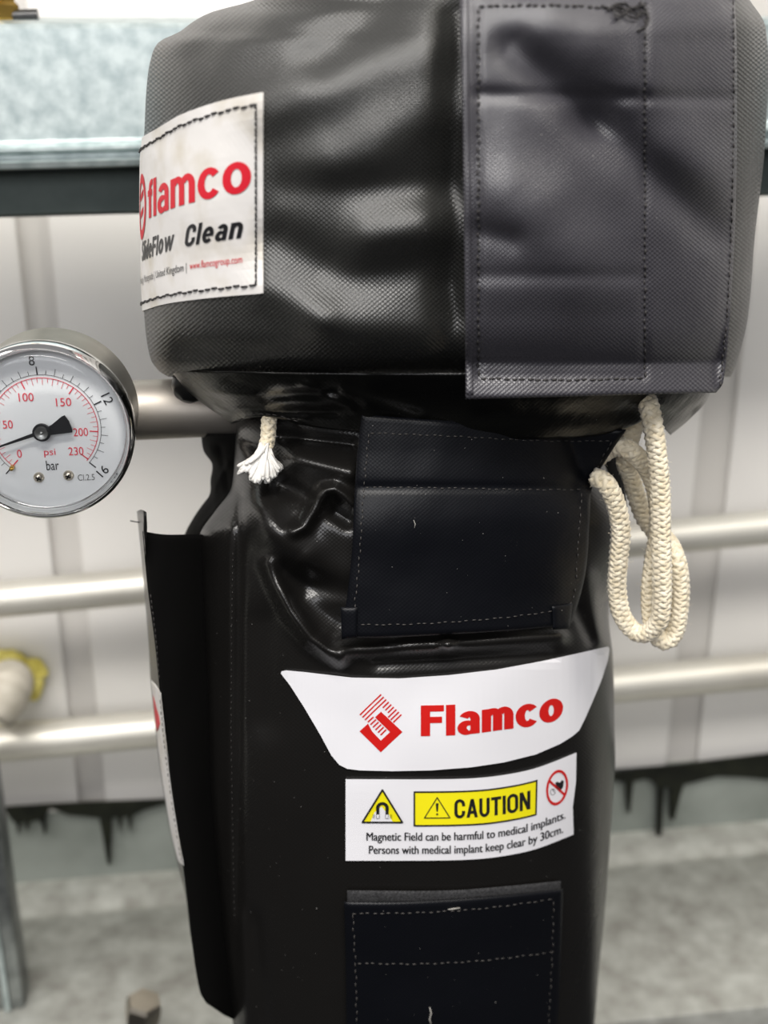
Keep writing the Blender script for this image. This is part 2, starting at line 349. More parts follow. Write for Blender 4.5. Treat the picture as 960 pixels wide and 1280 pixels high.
def glyph(ch, w):
    """heavy grotesque letter as overlapping polygons: y up, cap height 1, x height .74; returns (polygons, width)"""
    h = w*.82; X = .74; P = []
    def bar(x0, y0, x1, y1): P.append([(x0, y0), (x1, y0), (x1, y1), (x0, y1)])
    def quad(*q): P.append(list(q))
    def arc_(cx, cy, rx, ry, a0, a1, n=14, tx=w, ty=h):
        for k in range(n):
            a, b = math.radians(lerp(a0, a1, k/n)), math.radians(lerp(a0, a1, (k+1.02)/n))
            P.append([(cx+rx*math.cos(a), cy+ry*math.sin(a)), (cx+rx*math.cos(b), cy+ry*math.sin(b)), (cx+(rx-tx)*math.cos(b), cy+(ry-ty)*math.sin(b)), (cx+(rx-tx)*math.cos(a), cy+(ry-ty)*math.sin(a))])
    if ch == 'F': bar(0, 0, w, 1); bar(0, 1-h, .62, 1); bar(0, .42, .57, .42+h); return P, .62
    if ch == 'T': bar(.32-w/2, 0, .32+w/2, 1); bar(0, 1-h, .64, 1); return P, .64
    if ch == 'I': bar(0, 0, w, 1); return P, w
    if ch == 'l': bar(0, 0, w, 1); return P, w
    if ch == 'i': bar(0, 0, w, X); bar(0, .84, w, 1); return P, w
    if ch == 'N': bar(0, 0, w, 1); bar(.68-w, 0, .68, 1); quad((0, 1), (w*1.05, 1), (.68, 0), (.68-w*1.05, 0)); return P, .68
    if ch == 'A': quad((0, 0), (w, 0), (.36+w*.5, 1), (.36-w*.5, 1)); quad((.72-w, 0), (.72, 0), (.36+w*.5, 1), (.36-w*.5, 1)); bar(.18, .2, .54, .2+h); return P, .72
    if ch == 'U': bar(0, .3, w, 1); bar(.66-w, .3, .66, 1); arc_(.33, .32, .33, .34, 180, 360); return P, .66
    if ch == 'O': arc_(.35, .72, .35, .3, 0, 180); arc_(.35, .28, .35, .3, 180, 360); bar(0, .27, w, .73); bar(.70-w, .27, .70, .73); return P, .70
    if ch == 'C': arc_(.34, .72, .34, .3, 0, 180); arc_(.34, .28, .34, .3, 180, 360); bar(0, .27, w, .73); bar(.68-w, .63, .68, .73); bar(.68-w, .27, .68, .38); return P, .68
    if ch == 'S': arc_(.32, .73, .32, .29, 20, 270); arc_(.32, .27, .32, .29, -90, 90); arc_(.32, .27, .32, .29, 180, 270); bar(.18, .44, .46, .56); return P, .64
    if ch == 'o': arc_(.32, X/2, .32, X/2+.01, 0, 360, 30); return P, .64
    if ch == 'c': arc_(.32, X/2, .32, X/2+.01, 38, 322, 26); return P, .58
    if ch == 'e': arc_(.32, X/2, .32, X/2+.01, 0, 318, 28); bar(.06, X/2-h*.42, .63, X/2+h*.34); return P, .63
    if ch == 'a':
        bar(.60-w, 0, .60, .50); arc_(.315, .47, .285, .285, 0, 152, 14); arc_(.25, .22, .25, .235, 60, 300, 18); bar(.25, .43-h*.72, .45, .43); quad((.20, -.015), (.36, .02), (.46, .12), (.36, .16)); return P, .60
    if ch == 'n': bar(0, 0, w, X); arc_(.31, .44, .29, .31, 0, 150, 12); bar(.60-w, 0, .60, .45); return P, .60
    if ch == 'm': bar(0, 0, w, X); arc_(.29, .46, .26, .29, 0, 150, 12); bar(.55-w, 0, .55, .47); arc_(.29+.55-w, .46, .26, .29, 0, 150, 12); bar(1.10-2*w, 0, 1.10-w, .47); return P, 1.10-w
    if ch == 'f': bar(.10, 0, .10+w, .78); arc_(.10+.24, .76, .24, .25, 75, 180, 10); bar(0, X-h, .38, X); bar(.32, 1.01-h, .42, 1.01); return P, .40
    if ch == 'd': bar(.60-w, 0, .60, 1); arc_(.31, X/2, .31, X/2+.01, 20, 340, 26); return P, .60
    if ch == 'w':
        for a, b in ((0, .22), (.44, .22), (.44, .66), (.88, .66)): quad((a-w*.0, X), (a+w*.9, X), (b+w*.85, 0), (b+w*.05, 0))
        return P, .88+w*.9
    return P, .30
def bold_text(txt, x0, y0, x1, y1, w=.24, gap=.09, shear=0, step=9, xs=None):
    P = []; x = 0
    for ch in txt:
        g_, wd = glyph(ch, w); P += [[(px+x+shear*py, py) for px, py in q] for q in g_]; x += wd+gap
    X_ = [p[0] for q in P for p in q]; Y_ = [p[1] for q in P for p in q]; a, b, c_, d = min(X_), max(X_), min(Y_), max(Y_)
    bm = bmesh.new()
    for q in P: bm.faces.new([bm.verts.new((x0+(px-a)/(b-a)*(x1-x0), y1-(py-c_)/(d-c_)*(y1-y0), 0)) for px, py in q])
    for f_ in bm.faces:
        f_.normal_update()
        if f_.normal.z < 0: f_.normal_flip()
    return cut(bm, step)
def print_on(name, parts, mp, off, mat_, parent, base=None, label=None):
    """parts: list of (verts, faces, boundary); mp(x, y, offset)->world. base: give it thickness down to that offset"""
    vs, fs = [], []
    for v, f, bd in parts:
        n = len(vs); vs += [mp(x, y, off) for x, y in v]; fs += [tuple(i+n for i in q) for q in f]
        if base is not None:
            m = len(vs); vs += [mp(x, y, base) for x, y in v]
            fs += [tuple(i+m for i in reversed(q)) for q in f]; fs += [(a+n, b+n, b+m, a+m) for a, b in bd]
    o = mesh_obj(name, vs, fs, mat_, parent, False, label=label)
    bm = bmesh.new(); bm.from_mesh(o.data)
    if base is not None: bmesh.ops.recalc_face_normals(bm, faces=bm.faces[:])
    bm.to_mesh(o.data); bm.free()
    if base is None:                                   # face the viewer side
        me = o.data; s = sum((p.normal.dot(p.center+wloc(o)-CAM)*p.area for p in me.polygons))
        if s > 0: me.flip_normals()
    return o
def circ(cx, cy, rx, ry=None, n=32, rot=0):
    ry = ry or rx; return [(cx+rx*math.cos(a)*math.cos(rot)-ry*math.sin(a)*math.sin(rot), cy+rx*math.cos(a)*math.sin(rot)+ry*math.sin(a)*math.cos(rot)) for a in (2*math.pi*k/n for k in range(n))]
def ring(outer, inner):
    n = len(outer); return [[outer[i], outer[(i+1) % n], inner[(i+1) % n], inner[i]] for i in range(n)]
def line(a, b, wd):
    dx, dy = b[0]-a[0], b[1]-a[1]; L = math.hypot(dx, dy); nx, ny = -dy/L*wd/2, dx/L*wd/2
    return [(a[0]+nx, a[1]+ny), (b[0]+nx, b[1]+ny), (b[0]-nx, b[1]-ny), (a[0]-nx, a[1]-ny)]

# ================================================================== SETTING
WY = .80
ZT = pt(480, 1068, WY).z                     # tray level
def zat(px, py, Y): return pt(px, py, Y).z
wz0, wz1 = ZT-.02, H+.35
zb = zat(480, 985, WY)                       # bottom of the white panels
wall = MB().box((.1, WY+.016, (zb+wz1)/2+.0), (2.2, .02, wz1-zb)).build('wall_back', M['joint'], smooth=False); wall['kind'] = 'structure'
xs = [-1.0, pt(72, 760, WY).x, pt(108, 760, WY).x, pt(853, 760, WY).x, pt(893, 760, WY).x, 1.2]
for a, b in ((0, 1), (2, 3), (4, 5)):
    MB().box(((xs[a]+xs[b])/2, WY+.003, (zb+wz1)/2), (xs[b]-xs[a], .006, wz1-zb-.0005), bev=.0018).build('panel', M['wall'], wall)
up = MB().box((.1, WY+.008, (ZT+zb)/2), (2.2, .010, zb-ZT)).build('trim_2', M['upstand'], smooth=False); up['kind'] = 'structure'
# floor pan with a pressed step and a folded front lip
yf = .592; prof = [(WY+.01, ZT), (WY-.028, ZT), (WY-.034, ZT-.004), (WY-.040, ZT-.004), (WY-.046, ZT), (yf+.004, ZT), (yf+.001, ZT-.001), (yf, ZT-.004), (yf, ZT-.035), (yf+.01, ZT-.035), (yf+.01, ZT-.012), (WY+.01, ZT-.012)]
n = len(prof); vs = [(x, y, z) for x in (-1.0, 1.2) for y, z in prof]
o = sharp(mesh_obj('floor', vs, [(i, (i+1) % n, n+(i+1) % n, n+i) for i in range(n)]+[tuple(range(n)), tuple(range(2*n-1, n-1, -1))], M['tray'])); o['kind'] = 'structure'
# black sealant with runs along the foot of the panels
topl = [(-60, 1011), (4, 1008), (64, 1004), (206, 998), (400, 988), (600, 975), (769, 964), (960, 941), (1020, 935)]
bot = [(-60, 1016), (4, 1012), (12, 1022), (17, 1028), (20, 1030), (22, 1043), (25, 1030), (31, 1028), (34, 1040), (37, 1028), (48, 1025), (52, 1030), (55, 1044), (58, 1036), (57, 1022), (62, 1011), (68, 1012), (85, 1019), (105, 1021), (124, 1023), (129, 1050), (134, 1080), (138, 1081), (139, 1050), (140, 1022), (146, 1022), (149, 1040), (153, 1022), (159, 1021), (162, 1040), (166, 1020), (180, 1013), (206, 1006), (300, 1002), (420, 1004), (520, 992), (640, 990), (700, 980), (769, 976), (781, 978), (784, 1015), (788, 1016), (792, 977), (805, 974), (814, 976), (821, 984), (820, 1045), (827, 1048), (831, 985), (836, 985), (837, 1022), (843, 1026), (850, 998), (855, 981), (880, 975), (896, 971), (930, 972), (960, 975), (1020, 972)]
def rng(P, x):
    xs_ = sorted(P); return table(xs_, x)
bm = bmesh.new(); Pl = topl+bot[::-1]
f = bm.faces.new([bm.verts.new((x, y, 0)) for x, y in Pl]); f.normal_update(); bmesh.ops.triangulate(bm, faces=[f])
bm.verts.index_update(); v2 = [(v.co.x, v.co.y) for v in bm.verts]; f2 = [[q.index for q in g.verts] for g in bm.faces]; bm.free()
n = len(v2); cv = []
for i, (x, y) in enumerate(v2):                       # front ring pulled in for a rounded bead
    cv.append(pt(x, y, WY+.002))
for i, (x, y) in enumerate(v2): cv.append(pt(x, y, WY-.004))
for i in range(n):
    a, b, c_ = v2[i-1], v2[i], v2[(i+1) % n]
    t1 = Vector((b[0]-a[0], b[1]-a[1])).normalized(); t2 = Vector((c_[0]-b[0], c_[1]-b[1])).normalized(); t = (t1+t2); t = t.normalized() if t.length > .2 else t1
    nn = Vector((-t.y, t.x)); cv.append(pt(b[0]+nn.x*1.6, b[1]+nn.y*1.6, WY-.007))
fs = [tuple(q) for q in f2]+[tuple(2*n+i for i in q) for q in f2]+[(i, (i+1) % n, n+(i+1) % n, n+i) for i in range(n)]+[(n+i, n+(i+1) % n, 2*n+(i+1) % n, 2*n+i) for i in range(n)]
o = sharp(mesh_obj('trim_1', cv, fs, M['sealant']), 80); o['kind'] = 'structure'

# ================================================================== BACKGROUND THINGS
def hpipe(name, a, b, Y, r, m, label):
    A, B = pt(a[0], a[1], Y), pt(b[0], b[1], Y); D = (B-A).normalized(); A = A-D*.25; B = B+D*.25
    return tag(sharp(MB().tube([A, B], r, 40).build(name, m)), label, 'pipe')
hpipe('steel_pipe', (0, 749), (960, 659), .735, .0128, M['pipe_white'], 'smooth pale steel pipe running behind the lower jacket, higher of the two back pipes')
hpipe('steel_pipe', (0, 929), (960, 838), .755, .0142, M['pipe_white'], 'smooth pale steel pipe low in front of the white wall, just above the sealant')
# big galvanised channel behind the upper jacket
def cpt(px, py, Y): return pt(px, py, Y)
def rail(name, Y, ptl, ptr, m, label, cat):
    """profile along X from pixel rows at both frame ends; rows: (py_left, py_right, Y)"""
    vs = []; n = len(ptl)
    for px, k in ((-420, -.4375), (1380, 1.4375)):
        for (yl, yr, Yk) in ptl: vs.append(pt(px, lerp(yl, yr, (k)), Yk))
    fs = [(i, (i+1) % n, n+(i+1) % n, n+i) for i in range(n)]+[tuple(range(n)), tuple(range(2*n-1, n-1, -1))]
    return tag(sharp(mesh_obj(name, vs, fs, m), 25), label, cat)
rail('steel_channel', .60, [(22, 20, .66), (27, 22, .606), (30, 25, .602), (36, 31, .600), (176, 150, .600), (180, 154, .599), (186, 160, .594), (190, 163, .594), (195, 168, .599), (200, 173, .599), (204, 178, .594), (211, 184, .595), (213, 186, .60), (205, 178, .66)], None, M['galv'],
     'wide bright galvanised steel channel with rolled lower lip behind the upper jacket', 'channel')
rail('dark_strip', .62, [(190, 165, .626), (190, 165, .648), (266, 240, .648), (272, 245, .642), (272, 245, .622), (268, 241, .620), (205, 180, .620)], None, M['galv_dark'],  # dark green-grey profile set back under the channel
     'dark green-grey beam directly under the bright galvanised channel', 'strip')
# brass fitting on top of channel
c = pt(8, 24, .628); zt = c.z
t = thing('brass_fitting', (c.x, c.y, zt), 'shiny brass fitting standing on the galvanised channel at the top left corner', 'fitting')
mb = MB().lathe([(.0105, 0), (.0115, .001), (.0115, .007), (.0095, .009), (.0095, .02), (.012, .021), (.012, .03)], (c.x-.004, c.y, zt-.001), (0, 0, 1), 6); sharp(mb.build('body', M['brass'], t))
sharp(MB().tube([(c.x+.002, c.y-.003, zt+.001), (c.x+.016, c.y-.003, zt+.0015)], .0032, 14).build('bleed_screw', M['dark_rubber'], t, label='dark cap at the foot of the fitting'))
# pipe stub out of the wall, sealed with yellow foam
c0 = pt(10, 850, WY-.008)
fo = MB(); n_ = 40; pts = []
for k in range(n_+1):
    a = 2*math.pi*k/n_; r = .0195*(1+.09*math.sin(3*a+1)+.035*math.sin(7*a)+.03*math.sin(11*a+2)); pts.append(c0+Vector((r*math.cos(a)*1.1, -.002+.002*math.sin(5*a), r*math.sin(a)+.001)))
fo.tube(pts, [.0062+.0011*math.sin(k*.9)+.0007*math.sin(k*2.3) for k in range(n_+1)], 10, False)
tag(fo.build('foam_collar', M['foam']), 'lumpy yellow expanding foam ring around the beige pipe stub on the wall', 'foam')
path = [pt(12, 852, WY-.001), pt(12, 852, .775), pt(12, 855, .76), pt(9, 864, .742), pt(2, 880, .728), pt(-8, 893, .722)]
rr = [.016, .0163, .0165, .0163, .0155, .015]
pp = []; rp = []
for k in range(41):
    tt = k/40*5; i = min(4, int(tt)); q = [Vector(path[max(0, min(5, i+j))]) for j in (-1, 0, 1, 2)]; u = tt-i
    pp.append(.5*((2*q[1])+(q[2]-q[0])*u+(2*q[0]-5*q[1]+4*q[2]-q[3])*u*u+(3*q[1]-q[0]-3*q[2]+q[3])*u**3)); rp.append(lerp(rr[i], rr[i+1], u)*(1+.035*math.sin(k*1.1)))
tag(MB().tube(pp, rp, 28).build('pipe_elbow', M['beige']), 'beige taped pipe elbow bending down out of the yellow foam ring', 'pipe')
# upright post at the left
Yp = .66
a, b = pt(-12, 915, Yp), pt(6, 1080, Yp); zz = pt(30, 1262, Yp).z
px_r = pt(6, 1080, Yp).x; xr = pt(33, 1280, Yp).x
Wd = .026; xx = (px_r+xr)/2-Wd/2
t = thing('upright_post', (xx, Yp, ZT), 'dark galvanised upright post at the lower left edge under the pipe elbow', 'post')
sharp(MB().box((xx, Yp+.012, (ZT+a.z)/2), (Wd, .024, a.z-ZT), bev=.002).build('post', M['post'], t))
sharp(MB().box((xx+.002, Yp-.0014, (ZT+a.z)/2-.002), (.004, .003, a.z-ZT-.006), bev=.0008).build('edge_strip', M['galv'], t))
sharp(MB().lathe([(.0150, 0), (.0165, .002), (.0165, .012), (.0150, .014)], (xx-.001, Yp+.012, a.z-.001), (0, 0, 1), 24).build('clamp', M['dark_rubber'], t))
sharp(MB().lathe([(.008, 0), (.008, .010)], (xx+.007, Yp+.004, a.z-.022), (0.2, -1, 0), 6).build('bolt', M['dark_rubber'], t))
# hex fitting at the bottom edge
Yn = .595; c = pt(179, 1262, Yn)
t = thing('hex_fitting', (c.x, c.y, c.z-.10), 'small nickel plated hexagon cap on a pipe stub at the bottom edge', 'fitting')
ax = Vector((.18, 0, 1)).normalized()
sharp(MB().lathe([(.0100, -.010), (.0118, -.008), (.0122, -.002), (.0122, .005), (.0108, .0078), (.0062, .0080)], c, ax, 6, up=(1, -.35, 0)).build('hexagon_cap', M['nickel'], t), 20)
sharp(MB().tube([c-ax*.10, c-ax*.009], .0095, 24).build('pipe_stub', M['nickel'], t))

# pipe with the gauge
Yg = .468
A, B = pt(20, 519, Yg), pt(430, 502, Yg)
t = thing('gauge_pipe', A, 'short bare steel pipe between the pressure gauge and the upper jacket', 'pipe')
sharp(MB().tube([A, B], .0126, 48).build('pipe', M['pipe'], t))
sharp(MB().tube([A+(B-A)*.03, A+(B-A)*.20], .0137, 48).build('socket', M['case'], t, label='thicker steel socket behind the gauge'))

# ================================================================== PRESSURE GAUGE
YD = .392; cg = pt(56.5, 535, YD); sc = (pt(57.5, 535, YD)-cg).length      # metres per px on the dial plane
g = thing('pressure_gauge', cg, 'round chrome pressure gauge with white dial and red and black scales', 'gauge')
axn = Vector((0, -1, 0)); Rr = (pt(56.5, 426, YD-.006)-pt(56.5, 644, YD-.006)).length/2
mb = MB().lathe([(.004, .030), (Rr*.93, .030), (Rr*.965, .028), (Rr*.965, .004), (Rr*.985, .002), (Rr*.985, .0012)][::-1], cg, (0, 1, 0), 96)
sharp(mb.build('case', M['case'], g, label='brushed steel case'))
bz = [(Rr*.985, .002), (Rr*1.0, .0005), (Rr*1.0, -.006), (Rr*.985, -.0078), (Rr*.955, -.0085), (Rr*.935, -.0078), (Rr*.925, -.006), (Rr*.925, -.0005)]
sharp(MB().lathe(bz, cg, (0, 1, 0), 128, closed=False).build('bezel', M['chrome'], g), 60)
sharp(MB().lathe([(Rr*.93, .0), (Rr*.93, .0006)], cg-Vector((0, .0003, 0)), (0, 1, 0), 96).build('dial', M['dial'], g))
# raised clear plastic lens, domed edge
ln = [(0.0001, -.0082), (Rr*.80, -.0082), (Rr*.86, -.0080), (Rr*.90, -.0070), (Rr*.925, -.0052), (Rr*.912, -.0046), (Rr*.89, -.0060), (Rr*.855, -.0068), (Rr*.80, -.0070), (0.0001, -.0070)]
sharp(MB().lathe(ln, cg, (0, 1, 0), 128, closed=False).build('lens', M['glass'], g), 60)
def dialm(h=0):
    def f(x, y, off): q = (x-56.5, 535-y); return cg+Vector((q[0]*sc, -off-h, q[1]*sc))
    return f
DR = math.radians(-2.0)
def pol(val, r, full=16.0):
    a = math.radians(-135+270*val/full)+DR; return (56.5+r*math.sin(a), 535-r*math.cos(a))
blk, red = [], []
def arc(r, w_, v0, v1, full, n=80): return [line(pol(lerp(v0, v1, k/n), r, full), pol(lerp(v0, v1, (k+1.04)/n), r, full), w_) for k in range(n)]
blk += arc(70.5, .6, 0, 16, 16); red += arc(66.5, .9, 0, 232, 232)
for k in range(33):
    v = k/2; major = k % 8 == 0; blk.append(line(pol(v, 70.5), pol(v, 81 if major else (79.5 if k % 2 == 0 else 76)), 1.5 if major else .6))
for k in range(0, 47):
    v = k*5; major = v % 50 == 0 or v == 230
    if v <= 230: red.append(line(pol(v, 66.5, 232), pol(v, 56 if major else (57.5 if k % 2 == 0 else 60.5), 232), 1.5 if major else .6))
def P(loops): return [flat_poly([l], 0) for l in loops]
for s_, bx, rt in (('8', (45.5, 440, 52.5, 452.5), 0), ('12', (131.5, 492.5, 145, 504.5), math.radians(67)), ('16', (117.5, 589.5, 131, 601.5), math.radians(-42))):
    blk.append(None); blk.append((s_, bx, rt))
def mixprint(name, lst, m, extra=()):
    parts = P([l for l in lst if isinstance(l, list)])
    parts += [text_poly(s_, *bx, rot=rt, step=0) for s_, bx, rt in [q for q in lst if isinstance(q, tuple)]]
    parts += list(extra)
    return print_on(name, parts, dialm(), .0006, m, g)
blk += [('bar', (53, 578.5, 69, 591.5), 0)]
mixprint('black_scale', blk, M['black'])
red += [('0', (18, 562, 24, 573), 0), ('50', (4.5, 522.5, 17, 533.5), 0), ('100', (28, 487.5, 46.5, 498.5), 0), ('150', (73.5, 495.5, 92.5, 506.5), 0), ('200', (91.5, 536, 110, 547), 0), ('230', (83, 561.5, 102, 572.5), 0), ('psi', (52, 562.5, 66.5, 574), 0)]
mixprint('red_scale', red, mat('dial_red', (.72, .05, .08), .5))
print_on('accuracy_class', [text_poly('Cl.2.5', 91.5, 599, 113, 607.5, step=0)], dialm(), .0006, M['grey_print'], g)
pj = A+(B-A)*((cg.x-A.x)/(B.x-A.x)); sharp(MB().tube([cg+Vector((0, .027, 0)), (cg.x, pj.y, pj.z)], .0072, 24).build('stem', M['case'], g))
# needle
nh = .0034
def nd_pt(x, y, h): return cg+Vector(((x-56.5)*sc, -h, (535-y)*sc))
PX, PY = 54.0, 537.0
def slab(pl, h, th, name, m, par):
    n = len(pl); vs = [nd_pt(x, y, h) for x, y in pl]+[nd_pt(x, y, h-th) for x, y in pl]
    return sharp(mesh_obj(name, vs, [tuple(range(n)), tuple(range(2*n-1, n-1, -1))]+[(i, (i+1) % n, n+(i+1) % n, n+i) for i in range(n)], m, par), 30)
ndl = slab([(-13, 557.2), (-13, 558.6), (46, 541.5), (53, 543), (62, 541), (92, 538.2), (92.4, 534), (89, 523), (84.5, 515.5), (80.5, 517), (67, 527.5), (60, 531), (53, 531), (44, 537.2)], nh+.0005, .0005, 'needle', M['black'], g)
sharp(MB().lathe([(.0001, 0), (sc*11.5, 0), (sc*11.5, .0012), (.0001, .0013)][::-1], nd_pt(PX, PY, nh+.0009)+Vector((0, 0, 0)), (0, 1, 0), 40, closed=False).build('boss', M['black'], ndl))
sharp(MB().lathe([(.0001, -.0001), (sc*1.8, 0), (sc*2.2, .0004), (sc*5, .0001), (sc*8, 0), (sc*8.6, .0006), (sc*8.6, .0012)], nd_pt(PX, PY, nh+.0018), (0, 1, 0), 40, closed=False).build('hub_cap', mat('hub_steel', (.30, .30, .29), .35, .9), ndl))
sharp(MB().lathe([(sc*3, 0), (sc*3, nh)], nd_pt(PX, PY, nh), (0, 1, 0), 20).build('spindle', M['nickel'], ndl))
for x, y in ((42, 601), (80, 600)):
    s_ = sharp(MB().lathe([(.0001, -.0018), (sc*4, -.0018), (sc*6.2, -.0012), (sc*7.2, -.0002), (sc*7.2, .0002)], nd_pt(x, y, 0), (0, 1, 0), 24, closed=False).build('screw', M['nickel'], g), 50)
    cr_ = MB()
    for r_ in (.5, .5+math.pi/2): cr_.box(nd_pt(x, y, .0017), (sc*7, .0006, sc*1.8), Matrix.Rotation(r_, 3, 'Y'))
    cr_.build('cross_slot', M['dark_rubber'], s_, smooth=False)
MB().lathe([(.0001, -.0035), (sc*2.6, -.0033), (sc*3, -.002), (sc*3, 0)], nd_pt(10.5, 585, 0), (0, 1, 0), 16, closed=False).build('stop_pin', M['brass'], g)

# ================================================================== UPPER JACKET
UY = .44
UL = [(-140, 420), (-100, 350), (-60, 320), (-30, 318), (0, 318), (9, 286), (16, 262), (28, 240), (40, 224), (52, 199), (76, 188), (112, 183), (170, 180), (201, 177), (300, 177), (403, 181), (448, 188), (462, 197), (468, 205), (480, 230)]
UR = [(-140, 860), (-60, 900), (0, 937), (25, 954), (42, 958), (90, 961), (167, 957), (208, 954), (292, 944), (396, 935), (450, 922), (475, 910), (488, 892), (497, 880)]
UB = [(-140, .03), (-60, .075), (0, .092), (60, .098), (250, .101), (400, .098), (440, .092), (458, .082), (466, .066), (470, .03), (471, .004)]
UF = [ # x0,y0,x1,y1,width,height (m)
    (470, 15, 400, 70, 32, -.0050), (340, 130, 540, 60, 42, .0060), (420, 200, 560, 130, 50, .0055), (570, 20, 560, 460, 22, -.006),
    (350, 300, 400, 330, 26, -.0035), (460, 295, 540, 280, 32, .0055), (440, 345, 560, 330, 26, -.0025), (335, 365, 400, 400, 26, .0045), (400, 400, 540, 415, 34, .0040), (560, 360, 575, 395, 22, -.003),
    (360, 235, 560, 235, 24, -.0022), (250, 60, 300, 20, 24, -.003), (230, 440, 560, 462, 16, -.004), (200, 60, 260, 30, 14, .002),
]
Ujk = Body(UY, UL, UR, UB, 2.7, UF, .0022)
base = ptd(560, 300, dY(560, 300, UY))
J1 = thing('insulation_jacket', (base.x, UY, pt(560, 470, UY).z), 'bulky upper black coated-cloth insulation jacket with a wide stitched closing flap', 'jacket')
rows = [lerp(-140, 440, j/120) for j in range(121)]+[446, 452, 457, 461, 464, 466.5, 468.5, 470, 471]
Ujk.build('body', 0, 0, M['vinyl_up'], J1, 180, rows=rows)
# wide closing flap
FF = [(680, 30, 800, 60, 60, .0035), (820, 120, 880, 200, 40, .0030), (640, 240, 720, 330, 55, .0040), (640, 70, 700, 130, 55, .0010), (640, 60, 740, 150, 28, -.0045), (740, 150, 905, 300, 28, -.0052), (600, 118, 930, 124, 9, -.0013), (700, 20, 800, 60, 50, .0024), (840, 190, 900, 230, 40, .0028), (680, 260, 700, 300, 60, .0022), (600, 290, 640, 300, 16, -.0016), (600, 345, 800, 345, 10, -.0008), (620, 365, 780, 370, 26, .0010), (600, 470, 800, 470, 6, -.0007), (598, 10, 598, 470, 5, -.0009), (806, 10, 806, 470, 5, -.0010), (905, 310, 890, 320, 14, .0012)]
def flapd(px, py):
    q = min(py, 452); d = Ujk.depth(px, q, False, .93)
    return d-.0095-ridges(FF, px, py)-.0008*noise.noise(Vector((px/60, py/60, 1)))
fl = sheet('closure_flap', [(575, -90), (740, -90), (920, -90)], [(582, 499), (700, 496), (808, 493), (895, 491)], [(575, -90), (575, 0), (578, 120), (580, 250), (582, 499)],
      [(920, -90), (919, 0), (921, 60), (920, 250), (912, 400), (904, 478), (895, 491)], flapd, .0030, M['vinyl_flap'], J1, 90, 150)
stitch([[(598, 10), (598, 472)], [(806, 12), (806, 474)], [(600, 473), (700, 475), (804, 473)], [(598, 8), (700, 7), (790, 12)]], flapd, fl, M['thread'], r=.00042, pitch=9.5)
stitch([[(916, -60), (917, 100), (915, 250), (908, 400), (900, 484)]], flapd, fl, M['thread_grey'], r=.0003)
kn = MB()
for k in range(5):
    q = []
    for i in range(9): q.append((lerp(752+k*5, 806, i/8)+3*math.sin(i*1.9+k), 7+k*3+3.5*math.sin(i*1.3+k*2)))
    kn.tube([ptd(x, y, flapd(x, y)-.0008-.0003*k) for x, y in q], .00032, 6)
kn.tube([ptd(x, y, flapd(x, y)-.0009) for x, y in ((800, 2), (808, 12), (811, 24), (806, 34), (798, 38))], .0004, 6)
kn.build('thread_knot', M['thread'], fl)
# seam along the flap's right side / left lighter selvedge
sheet('edge_binding', [(576, -80), (580, -80), (585, -80)], [(583, 494), (587, 494), (592, 494)], [(576, -80), (579, 200), (583, 494)], [(585, -80), (588, 200), (592, 494)], lambda x, y: flapd(x, y)-.0006, .0009, M['vinyl_flap'], fl, 4, 80)
# gathered collar below
CF = [(250, 488, 330, 496, 6, .002), (330, 496, 420, 490, 7, -.003), (300, 512, 420, 515, 6, -.0025), (430, 490, 520, 520, 9, .003), (380, 480, 440, 510, 6, .002), (270, 500, 300, 524, 5, -.002), (810, 505, 870, 515, 7, .002), (230, 478, 300, 520, 10, -.002), (300, 522, 380, 526, 7, .0022), (420, 500, 560, 505, 26, -.004), (340, 490, 420, 500, 20, .003), (600, 520, 780, 515, 14, -.002), (460, 480, 460, 530, 12, .002)]
CL = [(460, 203), (470, 212), (490, 236), (510, 262), (530, 290), (550, 300)]; CR = [(460, 895), (495, 888), (515, 868), (530, 856), (545, 836)]
Cjk = Body(UY, CL, CR, [(460, .088), (550, .070)], 2.4, CF, .0045)
def cold(px, py): return Cjk.depth(px, py, True, .995)
cl = sheet('collar', [(212, 462), (400, 466), (640, 466), (890, 462)], [(290, 530), (312, 523), (335, 521), (375, 531), (450, 540), (600, 548), (740, 545), (800, 528), (806, 512), (838, 544)],
      [(212, 462), (236, 490), (264, 512), (290, 530)], [(890, 462), (885, 497), (862, 524), (838, 544)], cold, .0012, M['vinyl_collar'], J1, 140, 26)
stitch([[(296, 526), (312, 519.5), (335, 517.5), (375, 527)]], cold, cl, M['thread_grey'], r=.0002)
# dark plug lobe hanging left under the collar
lb = MB(); c = pt(236, 484, UY-.004); lb.lathe([(.0001, -.006), (.004, -.005), (.0066, -.002), (.0075, .002), (.0072, .008), (.0001, .010)], c, (0.35, .5, .6), 24, closed=False)
lb.build('hem_end', M['dark_rubber'], J1)

